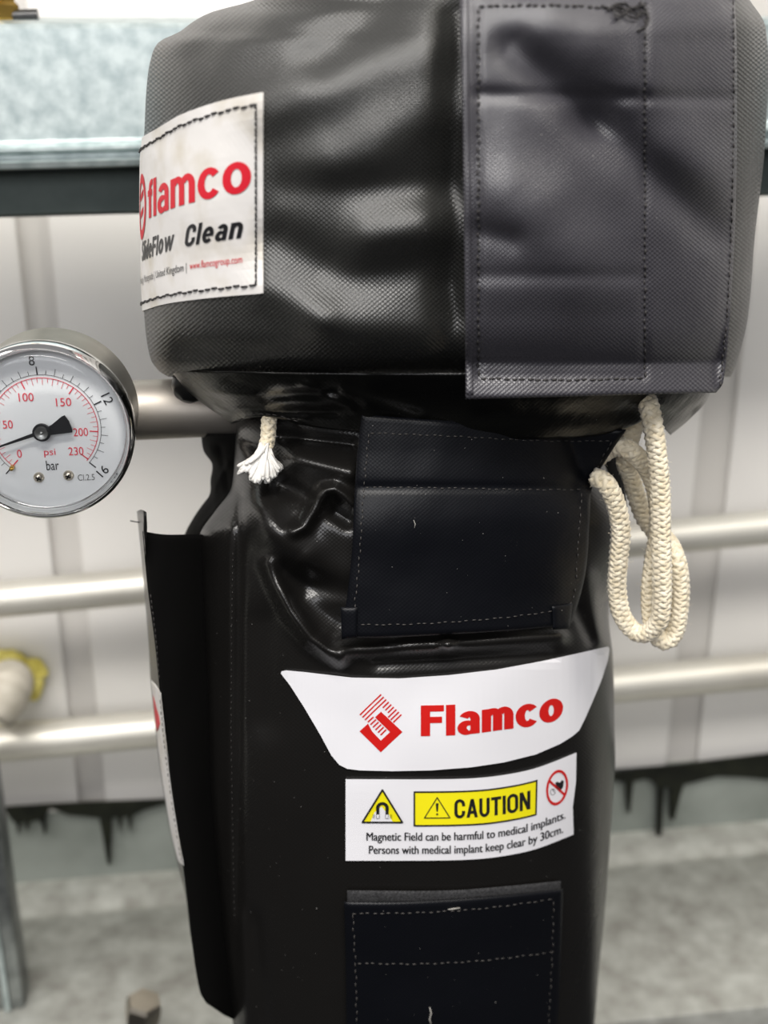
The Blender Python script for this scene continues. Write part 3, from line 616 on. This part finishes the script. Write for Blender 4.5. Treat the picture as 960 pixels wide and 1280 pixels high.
# fabric name label, wraps round the left side; laid out along the surface
LT = [(150, 200), (177, 174), (200, 160), (225, 145), (250, 135), (275, 127), (300, 121), (331, 115)]
LB = [(150, 402), (177, 390), (200, 382), (225, 377), (275, 371), (322, 367), (331, 366)]
s_tab = [(0.0, 330.0)]                       # arclength (m) from right edge -> px
px, py = 330.0, 250; prev = ptd(px, py, Ujk.depth(px, py, False))
lx = stable(UL, 250)
while px > lx+.05:
    px -= .5 if px-lx > 6 else .1
    q = ptd(px, py, Ujk.depth(max(px, lx), py, False)); s_tab.append((s_tab[-1][0]+(q-prev).length, px)); prev = q
S_SIL = s_tab[-1][0]
def labm(s, v, off):
    """s metres from right edge, v 0..1 down -> world point on the jacket (also past the silhouette, round the back)"""
    if s <= S_SIL:
        px = table(s_tab, s); sh = 0
    else:
        px = table(s_tab, 2*S_SIL-s); sh = 1
    py = lerp(stable(LT, px if not sh else 177), stable(LB, px if not sh else 177), v)
    lxx, rxx = stable(UL, py), stable(UR, py); px = max(px, lxx+.02)
    m, h = (lxx+rxx)/2, (rxx-lxx)/2; c = min(1, abs((px-m)/h)); n_ = Ujk.n
    shp = (1-c**n_)**(1/n_); B = stable(UB, py)
    def at_(c, sgn):
        shp = max(0, 1-c**n_)**(1/n_); X = m-c*h; return ptd(X, py, UY/ray(X, py).y - sgn*B*shp)
    sg = -1 if sh else 1
    p = ptd(px, py, Ujk.depth(px, py) if not sh else UY/ray(px, py).y+B*shp)
    # outward normal from the superellipse gradient
    gx, gy = -(c**(n_-1))/(h*UY/FPX), -sg*(max(shp, 1e-4)**(n_-1))/B
    L = math.hypot(gx, gy); nrm = (Rt*gx/L + Vector((Fw.x, Fw.y, 0)).normalized()*gy/L)
    return p+nrm*off
SL = S_SIL+.030
v, f, bd = flat_poly([[(0, 0), (SL, 0), (SL, 1), (0, 1)]], 0)
bm = bmesh.new(); NX, NY = 70, 24; gv = [[bm.verts.new((SL*i/NX, j/NY, 0)) for i in range(NX+1)] for j in range(NY+1)]
for j in range(NY):
    for i in range(NX): bm.faces.new((gv[j][i], gv[j][i+1], gv[j+1][i+1], gv[j+1][i]))
part = cut(bm, 0)
nl = print_on('name_label', [part], lambda x, y, o_: labm(x, y, o_*(1))  , .0007, M['cloth_label'], J1, base=.0002, label='white woven name label with black stitching')
def labt(txt, s_left, s_right, v0, v1, **k):
    """layout box: x grows left->right = s decreasing"""
    vv, ff, bb = (bold_text if 'w' in k else text_poly)(txt, -s_left*1e4, v0*1e3, -s_right*1e4, v1*1e3, step=18, **k)
    return ([(-x/1e4, y/1e3) for x, y in vv], ff, bb)
sinv = lambda P_: table([(-b, a) for a, b in s_tab], -P_)
print_on('red_lettering', [labt('flamco', sinv(188), sinv(316), .27, .49, w=.20, gap=.08), labt('www.flamcogroup.com', sinv(240), sinv(305), .80, .85, bold=.0)], labm, .0009, M['red_cloth'], nl)
w1 = sinv(235)-sinv(306)
print_on('black_lettering', [labt('Clean', sinv(234), sinv(306), .60, .715, w=.22, gap=.12, shear=.22), labt('SlideFlow', sinv(221)+w1*1.6, sinv(221), .60, .715, w=.22, gap=.12, shear=.22), labt('Heating | Merseyside | United Kingdom |', sinv(236)+.055, sinv(236), .80, .855)], labm, .0009, M['black'], nl)
so = sinv(187)+.0125
em = ring([(so+.0105*math.cos(a), .40+.19*math.sin(a)) for a in (2*math.pi*k/40 for k in range(40))], [(so+.0075*math.cos(a), .40+.135*math.sin(a)) for a in (2*math.pi*k/40 for k in range(40))])
em += [[(so-.004, .30), (so+.004, .33), (so+.004, .37), (so-.004, .34)], [(so-.004, .40), (so+.004, .43), (so+.004, .47), (so-.004, .44)]]
print_on('emblem', [flat_poly([l], 0) for l in em], labm, .0009, M['red_cloth'], nl)
# label stitching
ls = MB()
def lstitch(path):
    L = 0; n = int(path[2])
    for k in range(n):
        q = []
        for tt, hh in ((0, .0006), (.3, .0011), (.6, .0011), (.8, .0006)):
            t_ = (k+tt)/n; s_, v_ = lerp(path[0][0], path[1][0], t_), lerp(path[0][1], path[1][1], t_); q.append(labm(s_, v_+.004*math.sin(k*2.1), hh))
        ls.tube(q, .00034, 5)
lstitch(((.0022, .055), (SL-.002, .075), 44)); lstitch(((.0022, .955), (SL-.002, .955), 44)); lstitch(((.0022, .055), (.0022, .955), 32))
ls.build('stitching', M['thread'], nl, kind='stuff')

# ================================================================== LOWER JACKET
LY = .44
LL = [(520, 296), (560, 294), (600, 291), (615, 287), (640, 268), (668, 250), (720, 251), (800, 255), (900, 258), (1000, 262), (1080, 268), (1150, 275), (1220, 283), (1280, 291), (1340, 298), (1400, 330), (1420, 400)]
LR = [(520, 735), (560, 748), (600, 764), (640, 782), (665, 786), (690, 784), (720, 772), (745, 763), (775, 761), (820, 766), (900, 768), (950, 769), (1000, 766), (1100, 759), (1150, 755), (1220, 748), (1280, 743), (1340, 735), (1400, 700), (1420, 640)]
LBu = [(520, .055), (560, .062), (620, .072), (700, .076), (800, .080), (1000, .084), (1200, .084), (1340, .08), (1400, .05), (1420, .005)]
LF = [
    ([(368, 664), (380, 658), (391, 640), (399, 622), (407, 613), (418, 611), (430, 619), (442, 631)], 8, .0085), (420, 640, 436, 650, 11, -.0050),
    ([(306, 590), (322, 630), (340, 664), (374, 694)], 26, .0125), ([(358, 716), (385, 728), (430, 740)], 15, -.0070),
    ([(336, 706), (348, 735), (364, 765), (388, 798), (424, 824)], 11, .0120), ([(385, 748), (425, 776), (480, 800)], 20, -.0065),
    (372, 574, 436, 590, 15, .0065), (350, 606, 380, 620, 12, -.0045), (300, 548, 330, 560, 10, -.004), (352, 546, 440, 556, 8, -.003),
    (300, 620, 296, 1200, 6, -.0026), (289, 660, 288, 1250, 7, .0018),
    (330, 780, 330, 900, 22, -.0030), (430, 812, 560, 806, 11, .0060), (560, 806, 700, 796, 10, .0055), (470, 831, 690, 818, 7, -.002),
    (735, 720, 752, 800, 12, .0045), (722, 760, 740, 800, 8, -.0035), 
    (300, 1150, 310, 1280, 10, .0035), (318, 1150, 330, 1280, 10, -.003),
]
Ljk = Body(LY, LL, LR, LBu, 2.35, LF, .0012)
J2 = thing('insulation_jacket', (base.x, LY, pt(520, 1400, LY).z), 'glossy lower black insulation jacket carrying the white brand and caution stickers', 'jacket')
rows = [lerp(520, 700, j/75) for j in range(76)]+[lerp(702.5, 880, j/60) for j in range(61)]+[lerp(886, 1340, j/50) for j in range(51)]+[1360, 1385, 1400, 1412, 1420]
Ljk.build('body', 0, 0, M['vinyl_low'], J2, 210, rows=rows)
def lowd(off, cm=.995, full=False):
    return lambda x, y: Ljk.depth(x, y, full, cm)-off
# crinkled neck behind
Nk = Body(.474, [(540, 252), (552, 252), (565, 255), (580, 265), (600, 263), (618, 262), (632, 252), (650, 240), (672, 230), (760, 226)], [(540, 770), (600, 780), (660, 785), (700, 775), (760, 755)], [(540, .055), (760, .06)], 2.2, [(262, 560, 270, 640, 4, .0022), (275, 560, 290, 640, 4, -.002), (240, 640, 262, 670, 3, .002), (285, 580, 262, 620, 3, .002), (292, 610, 250, 660, 3, .002)], .002, back=.6)
Nk.build('neck', 542, 740, M['shade_lining'], J2, 120, 60)
# side flap: front sheet plus the outer sheet that turns away to the left
EL = [(178, 664), (181, 700), (185, 740), (193, 800), (200, 868), (207, 930), (216, 1000), (224, 1050), (229, 1085), (232, 1110), (240, 1180), (250, 1240), (258, 1254)]
ER = [(262, 668), (262, 720), (264, 800), (268, 900), (272, 1000), (278, 1080), (286, 1150), (292, 1220), (296, 1276)]
def sfd(px, py):
    e = stable([(b, a) for a, b in EL], min(1254, max(664, py))); r = stable([(b, a) for a, b in ER], py); t_ = (px-e)/max(1, r-e)
    return lerp(dY(e, py, LY-.034), dY(r, py, LY-.012), t_)-.0035*math.sin(max(0, min(1, t_))*math.pi)-.0006*noise.noise(Vector((px/30, py/60, 0)))
sf = sheet('side_flap', [(178, 664), (205, 668), (235, 668), (262, 668)], [(258, 1254), (270, 1262), (282, 1270), (296, 1276)], EL, ER, sfd, .0016, M['shade_lining'], J2, 30, 90)
OL = [(171, 639), (173, 660), (177, 700), (182, 760), (186, 810), (188, 848), (192, 890), (200, 960), (213, 1040), (224, 1088), (232, 1120), (238, 1170)]
def ofd(px, py):
    l = stable([(b, a) for a, b in OL], max(639, min(1170, py))); e = stable([(b, a) for a, b in EL], max(664, min(1254, py))); t_ = max(-.1, min(1.1, (px-l)/max(2, e-l+1)))
    return lerp(dY(l, py, LY+.012), dY(e, py, LY-.034), t_)-.004*math.sin(t_*math.pi)
ow = sheet('outer_panel', [(171, 639), (176, 637), (182, 640)], [(236, 1168), (238, 1170), (240, 1172)], OL, [(183, 640), (184, 662), (182, 700), (186, 740), (194, 800), (201, 868), (208, 930), (217, 1000), (225, 1050), (230, 1085), (233, 1110), (240, 1172)], ofd, .0012, M['vinyl_low'], sf, 10, 80)
olb = sheet('side_label', [(189, 850), (195, 856), (201, 866)], [(222, 1075), (226, 1080), (230, 1082)], [(189, 850), (193, 890), (201, 960), (213, 1036), (222, 1075)], [(201, 866), (207, 920), (215, 990), (223, 1040), (230, 1082)], lambda x, y: ofd(x, y)-.0010, .0008, M['cloth_label'], sf, 8, 50, label='white fabric label seen edge-on')
sheet('side_emblem', [(191, 868), (194, 878), (196, 886)], [(196, 915), (198, 912), (200, 905)], [(191, 868), (193, 890), (196, 915)], [(196, 886), (198.5, 895), (200, 905)], lambda x, y: ofd(x, y)-.0013, .0002, M['red_cloth'], sf, 4, 10, label='red print at the label edge')
stitch([[(200, 874), (205, 925), (213.5, 992), (221, 1042), (227, 1078)]], lambda x, y: ofd(x, y)-.0012, sf, M['thread'], pitch=7, r=.00025, wob=.3)
stitch([[(188, 742), (195, 800), (199, 850)]], sfd, sf, M['thread_grey'], pitch=7, r=.0002, wob=.3)
stitch([[(291, 690), (289, 900), (293, 1150)]], lowd(.0002, .995, True), J2, M['thread_grey'], pitch=8, fill=.4, r=.00012, wob=.3)
MB().tube([ptd(174, 653, ofd(174, 653)), ptd(168, 652, ofd(174, 653)-.001), ptd(163, 651, ofd(174, 653))], .00025, 6).build('loose_thread', M['thread'], sf)

# upper fastening patch
def p1d(px, py):
    d = Ljk.depth(min(px, 745), py, False, .86)-.0095
    if py < 612: d -= (612-py)/90*.010
    return d-.0012*math.exp(-((py-660)/40)**2)+.0008*math.exp(-((py-609)/5)**2)-.0005*noise.noise(Vector((px/50, py/50, 5)))
p1 = sheet('fastening_patch', [(452, 518), (560, 526), (680, 533), (783, 537)], [(427, 797), (480, 797), (560, 793), (640, 788), (714, 781)], [(452, 518), (447, 560), (443, 620), (439, 700), (427, 797)], [(783, 537), (762, 568), (741, 606), (737, 650), (734, 700), (728, 735), (714, 781)], p1d, .0022, M['vinyl_patch'], J2, 70, 70)
stitch([[(462, 541), (560, 545), (680, 551), (764, 551)], [(456, 609), (560, 610), (660, 612), (728, 612)], [(461, 541), (455, 610), (449, 700), (441, 780)], [(765, 551), (736, 604)], [(727, 615), (722, 690), (716, 750), (704, 764)], [(441, 781), (520, 780), (620, 773), (692, 764)]], p1d, p1, M['thread_grey'], r=.00022, fill=.6)
for q in ([(426, 759), (447, 759), (446, 797), (427, 799)], [(690, 758), (716, 754), (712, 786), (691, 787)]):
    sheet('corner_tab', [q[0], ((q[0][0]+q[1][0])/2, (q[0][1]+q[1][1])/2), q[1]], [q[3], ((q[3][0]+q[2][0])/2, (q[3][1]+q[2][1])/2), q[2]], [q[0], q[3]], [q[1], q[2]], lambda x, y: p1d(x, y)-.0012, .0014, M['vinyl_patch'], p1, 6, 8)
# lower fastening patch, hook tape peeping out above
def p2d(px, py): return Ljk.depth(px, py, False, .95)-.0060-.0004*noise.noise(Vector((px/50, py/50, 9)))
hk = sheet('hook_tape', [(434, 1113), (560, 1113), (640, 1107), (701, 1101)], [(434, 1150), (560, 1150), (701, 1140)], [(434, 1113), (434, 1150)], [(701, 1101), (701, 1140)], lambda x, y: p2d(x, y)+.0026, .0022, M['velcro'], J2, 50, 8)
p2 = sheet('fastening_patch', [(430, 1127), (500, 1127), (580, 1123), (650, 1117), (704, 1111)], [(434, 1345), (560, 1348), (690, 1335)], [(430, 1127), (432, 1200), (433, 1280), (434, 1345)], [(704, 1111), (701, 1200), (697, 1280), (690, 1335)], p2d, .0024, M['vinyl_patch'], J2, 60, 50)
stitch([[(439, 1142), (520, 1141), (600, 1136), (692, 1124)], [(446, 1204), (520, 1205), (600, 1201), (694, 1190)], [(441, 1142), (445, 1230), (446, 1340)], [(692, 1126), (690, 1200), (682, 1335)]], p2d, p2, M['thread_grey'], r=.00026, fill=.6)
MB().tube([ptd(x, y, p2d(x, y)-.0004) for x, y in ((537, 1259), (539, 1266), (537, 1274), (540, 1284))], [.0002, .0004, .0004, .0003], 6).build('lint', M['lint'], p2)
MB().tube([ptd(x, y, p2d(x, y)-.0004) for x, y in ((560, 1137), (567, 1136), (575, 1135))], [.0002, .0004, .0003], 6).build('lint', M['lint'], p2)
MB().tube([ptd(x, y, p1d(x, y)-.0003) for x, y in ((517, 650), (519, 655), (518, 660))], [.0001, .0002, .0001], 6).build('lint', M['lint'], p1)

# stickers
def lowm(x, y, off): return ptd(x, y, Ljk.depth(x, y, True, .9995)-off)
st1 = [(358, 838), (380, 840), (440, 847), (500, 848), (560, 844), (620, 837), (680, 826), (730, 815), (760, 808), (762, 811), (760, 825), (752, 850), (742, 874), (732, 897), (724, 913), (716, 920), (700, 930), (670, 943), (630, 953), (590, 959), (540, 963), (490, 964), (450, 963), (434, 961), (424, 956), (414, 944), (400, 918), (380, 884), (362, 856), (351, 842), (352, 839)]
a1 = print_on('brand_sticker', [flat_poly([st1], 9)], lowm, .0010, M['sticker'], J2, base=.0004, label='white tapered sticker with red lettering')
Y1 = [(520, 0), (562, -1), (590, -3), (627, -8), (667, -13), (697, -20), (720, -26)]
def m1(x, y, off): return lowm(x, y+stable(Y1, x), off)
print_on('red_lettering', [bold_text('Flamco', 526, 882, 704, 921, w=.25, gap=.055)], m1, .0012, M['red'], a1)
def E(x, y): return (440+x/12, 860+y/12)
dia = [[E(435, 355), E(757, 660), E(432, 965), E(112, 650), E(240, 535), E(300, 650), E(432, 790), E(570, 660), E(345, 440)]]
stp = []
for k in range(9):
    top = (437+38*k, 98+37.5*k)
    if k < 3: endp = (118+38*k, 405+37.5*k)
    elif k < 6: endp = (top[0]-88, top[1]+86)
    else: endp = (top[0]-122, top[1]+118)
    stp.append(line(E(*top), E(*endp), 1.9))
for k in range(6): stp.append(line(E(322+38*k, 435+38*k), E(238+38*k, 512+39*k), 1.9))
print_on('emblem', [flat_poly(dia, 0)]+[flat_poly([l], 0) for l in stp], lowm, .0012, M['red'], a1)

Y2 = [(432, 0), (553, 0), (603, -2), (640, -7), (667, -13), (690, -21), (722, -34)]
def m2(x, y, off): return lowm(x, y+stable(Y2, x), off)
a2 = print_on('caution_sticker', [flat_poly([[(432, 974), (720.5, 974), (720, 1010), (716, 1040), (717, 1075), (432, 1076)]], 9)], m2, .0010, M['sticker'], J2, base=.0004, label='white caution sticker with yellow warning signs')
yel = [[(518, 990), (671, 990), (670, 1032), (518, 1032)]]
tri = lambda cx, top, b, hw: [(cx, top), (cx+hw, b), (cx-hw, b)]
print_on('yellow_print', [flat_poly(yel, 9), flat_poly([tri(478, 988, 1028, 25)], 0)], m2, .0012, M['yellow'], a2)
def trig(cx, top, b, hw, wd): q = tri(cx, top, b, hw); return [line(q[i], q[(i+1) % 3], wd) for i in range(3)]+[circ(*q[i], wd/2, n=10) for i in range(3)]
bl = [[(517, 989), (672, 989), (672, 991), (517, 991)], [(517, 1031), (671, 1031), (671, 1033), (517, 1033)], [(517, 989), (519, 989), (519, 1033), (517, 1033)], [(670, 989), (672, 989), (671, 1033), (669, 1033)]]
bl += trig(478, 987.5, 1028, 25, 2.2)+trig(546.5, 997, 1022.5, 16, 1.3)
bl += [[(544.7, 1004), (548.3, 1004), (547.3, 1014.5), (545.7, 1014.5)], circ(546.5, 1017.8, 1.4, n=12)]
# magnet
for k in range(12):
    a, b = math.pi*k/12, math.pi*(k+1)/12; cx, cy = 478, 1010
    bl.append([(cx+8*math.cos(a), cy-7.5*math.sin(a)), (cx+8*math.cos(b), cy-7.5*math.sin(b)), (cx+3.8*math.cos(b), cy-3.8*math.sin(b)), (cx+3.8*math.cos(a), cy-3.8*math.sin(a))])
for s_ in (-1, 1):
    bl += [[(478+s_*3.8, 1010), (478+s_*8, 1010), (478+s_*7.6, 1018), (478+s_*3.9, 1018)]]
    for q in (line((478+s_*3.9, 1018), (478+s_*3.9, 1023), .5), line((478+s_*7.4, 1018), (478+s_*7.4, 1023), .5), line((478+s_*3.9, 1023), (478+s_*7.4, 1023), .5), line((478+s_*10, 1018), (478+s_*10, 1023), .5), line((478+s_*11.6, 1018), (478+s_*11.6, 1023), .5)): bl.append(q)
tx = [bold_text('CAUTION', 568, 999.5, 663, 1023.5, w=.20, gap=.09), text_poly('Magnetic Field can be harmful to medical implants.', 458, 1040.5, 707, 1054, bold=.55, step=0), text_poly('Persons with medical implant keep clear by 30cm.', 461, 1057, 704, 1070.5, bold=.55, step=0)]
mag_white = [[(478+s_*4.2, 1018.3), (478+s_*7.1, 1018.3), (478+s_*7.1, 1022.7), (478+s_*4.2, 1022.7)] for s_ in (-1, 1)]
print_on('black_print', [flat_poly([l], 9) for l in bl]+tx, m2, .0014, M['black'], a2)
print_on('white_print', [flat_poly([l], 0) for l in mag_white], m2, .0015, M['sticker'], a2)
# prohibition sign (distorted ellipse, placed in straight pixel space)
pc = (696.5, 984.5)
# heart and small left symbol
ht = [(pc[0]+3.0, pc[1]+6), (pc[0]-1, pc[1]+0), (pc[0]-2.5, pc[1]-6), (pc[0]+.5, pc[1]-7.5), (pc[0]+3, pc[1]-6), (pc[0]+6, pc[1]-9.5), (pc[0]+8.2, pc[1]-8), (pc[0]+7.5, pc[1]-1)]
print_on('heart_symbol', [flat_poly([ht], 0)]+[flat_poly([l], 0) for l in ring(circ(pc[0]-5.5, pc[1]+5.5, 3.4, 4.0, 14), circ(pc[0]-5.5, pc[1]+5.5, 2.8, 3.4, 14))]+[flat_poly([line((pc[0]-5.5, pc[1]+2), (pc[0]-4, pc[1]+6), .7)], 0)], lowm, .0012, M['black'], a2)
print_on('prohibition_ring', [flat_poly([l], 0) for l in ring(circ(pc[0], pc[1], 13.4, 22.5, 40, .18), circ(pc[0], pc[1], 10.8, 19.0, 40, .18))+[line((pc[0]-10.5, pc[1]-9), (pc[0]+9.8, pc[1]+9.5), 3)]], lowm, .0014, M['red'], a2)

# ================================================================== CORD
def smooth_path(P, n=26):
    out = []; m = len(P)
    for i in range(m-1):
        q = [Vector(P[max(0, min(m-1, i+j))]) for j in (-1, 0, 1, 2)]
        for k in range(n):
            u = k/n; out.append(.5*((2*q[1])+(q[2]-q[0])*u+(2*q[0]-5*q[1]+4*q[2]-q[3])*u*u+(3*q[1]-q[0]-3*q[2]+q[3])*u**3))
    out.append(Vector(P[-1])); return out
def resample(P, step):
    out = [P[0]]; acc = 0
    for a, b in zip(P, P[1:]):
        L = (b-a).length
        while acc+L >= step:
            t_ = (step-acc)/L; a = a.lerp(b, t_); out.append(a); L = (b-a).length; acc = 0
        acc += L
    return out
def braid(mb, P, r, lay=.0105):
    st = .00045; Q = resample(P, st); m = len(Q)
    T = [(Q[min(i+1, m-1)]-Q[max(i-1, 0)]).normalized() for i in range(m)]
    N = T[0].orthogonal().normalized(); fr = []
    for i in range(m): N = (N-T[i]*N.dot(T[i])).normalized(); fr.append((N.copy(), T[i].cross(N)))
    mb.tube(Q[::3], r*.80, 12)
    for dr in (1, -1):
        for i0 in range(4):
            pl = []
            for i in range(0, m, 2):
                ph = 2*math.pi*i*st/lay; a = dr*ph+i0*math.pi/2+.3; rad = r*(.74+.07*dr*math.cos(4*ph))
                pl.append(Q[i]+(fr[i][0]*math.cos(a)+fr[i][1]*math.sin(a))*rad)
            if len(pl) > 2: mb.tube(pl, r*.33, 6)
    return Q
cb = pt(815, 505, .385)
CO = thing('drawstring_cord', cb, 'cream braided cotton drawstring, looped right of the jackets, frayed end left', 'cord')
RC = .0036
l1 = [(806, 497, .392), (811, 508, .384), (817, 536, .380), (822, 573, .379), (825.5, 615, .379), (826.5, 663, .379), (827, 705, .379), (827.5, 747, .380), (824, 775, .382), (809, 791, .386), (793, 789, .390), (777, 768, .391), (771, 735, .391), (773, 699, .389), (776, 663, .387), (770, 630, .386), (757, 604, .386), (742, 596, .390)]
mb = MB(); braid(mb, smooth_path([pt(*q) for q in l1]), RC); mb.build('front_loop', M['cord'], CO)
l2 = [(742, 575, .400), (765, 560, .396), (782, 560, .390), (796, 570, .391), (812, 590, .392), (822, 625, .392), (823, 665, .391), (817, 700, .391), (813, 733, .391), (814, 770, .391), (821, 795, .389), (834, 801, .388), (844, 788, .388), (849, 762, .388), (850, 728, .388), (845, 698, .389), (834, 676, .396), (816, 661, .403), (804, 643, .405), (795, 617, .405), (787, 590, .405), (782, 574, .402), (790, 540, .402), (800, 510, .400)]
mb = MB(); braid(mb, smooth_path([pt(*q) for q in l2]), RC); mb.build('back_loop', M['cord'], CO)
l3 = [(338, 512, .396), (336, 530, .391), (335, 548, .389), (331, 562, .387)]
mb = MB(); braid(mb, smooth_path([pt(*q) for q in l3]), .0027); tl = mb.build('tail', M['cord'], CO)
tf = MB(); rnd = random.Random(3)
for k in range(170):
    a = k/169; tx_ = lerp(298, 353, a)+rnd.uniform(-2, 2); ty = 577+27*math.sin(a*math.pi*.85+.25)+rnd.uniform(-3, 2)
    if tx_ < 312: ty = 585+rnd.uniform(-8, 8)
    if 326 < tx_ < 332: ty -= 5
    Yk = .386-.0045*math.sin(a*math.pi)+rnd.uniform(-.002, .002)
    A_ = pt(331+rnd.uniform(-6, 6), 556+rnd.uniform(-3, 3), .387+rnd.uniform(-.001, .0015)); Bm = pt(lerp(331, tx_, .45)+rnd.uniform(-1.5, 1.5), lerp(562, ty, .5)-1, (Yk+.384)/2); C_ = pt(tx_, ty, Yk)
    q = smooth_path([A_, Bm, C_], 5); tf.tube(q, [.0006]*3+[.00075]*(len(q)-5)+[.0008, .0006], 5)
tf.build('frayed_end', M['tuft'], CO, kind='stuff', label='white frayed cotton tuft')
# fine fluff on the loops
fz = MB()
for src in (l1, l2):
    Q = smooth_path([pt(*q) for q in src], 16)
    for k in range(260):
        q = Q[rnd.randrange(len(Q))]; d = Vector((rnd.gauss(0, 1), rnd.gauss(0, 1), rnd.gauss(0, 1))).normalized(); e_ = Vector((rnd.gauss(0, 1), rnd.gauss(0, 1), rnd.gauss(0, 1)))*.0006
        fz.tube([q+d*RC*.85, q+d*RC*1.15+e_*.5, q+d*RC*1.35+e_], .00004, 3, False)
fz.build('fluff', M['cord'], CO, kind='stuff')
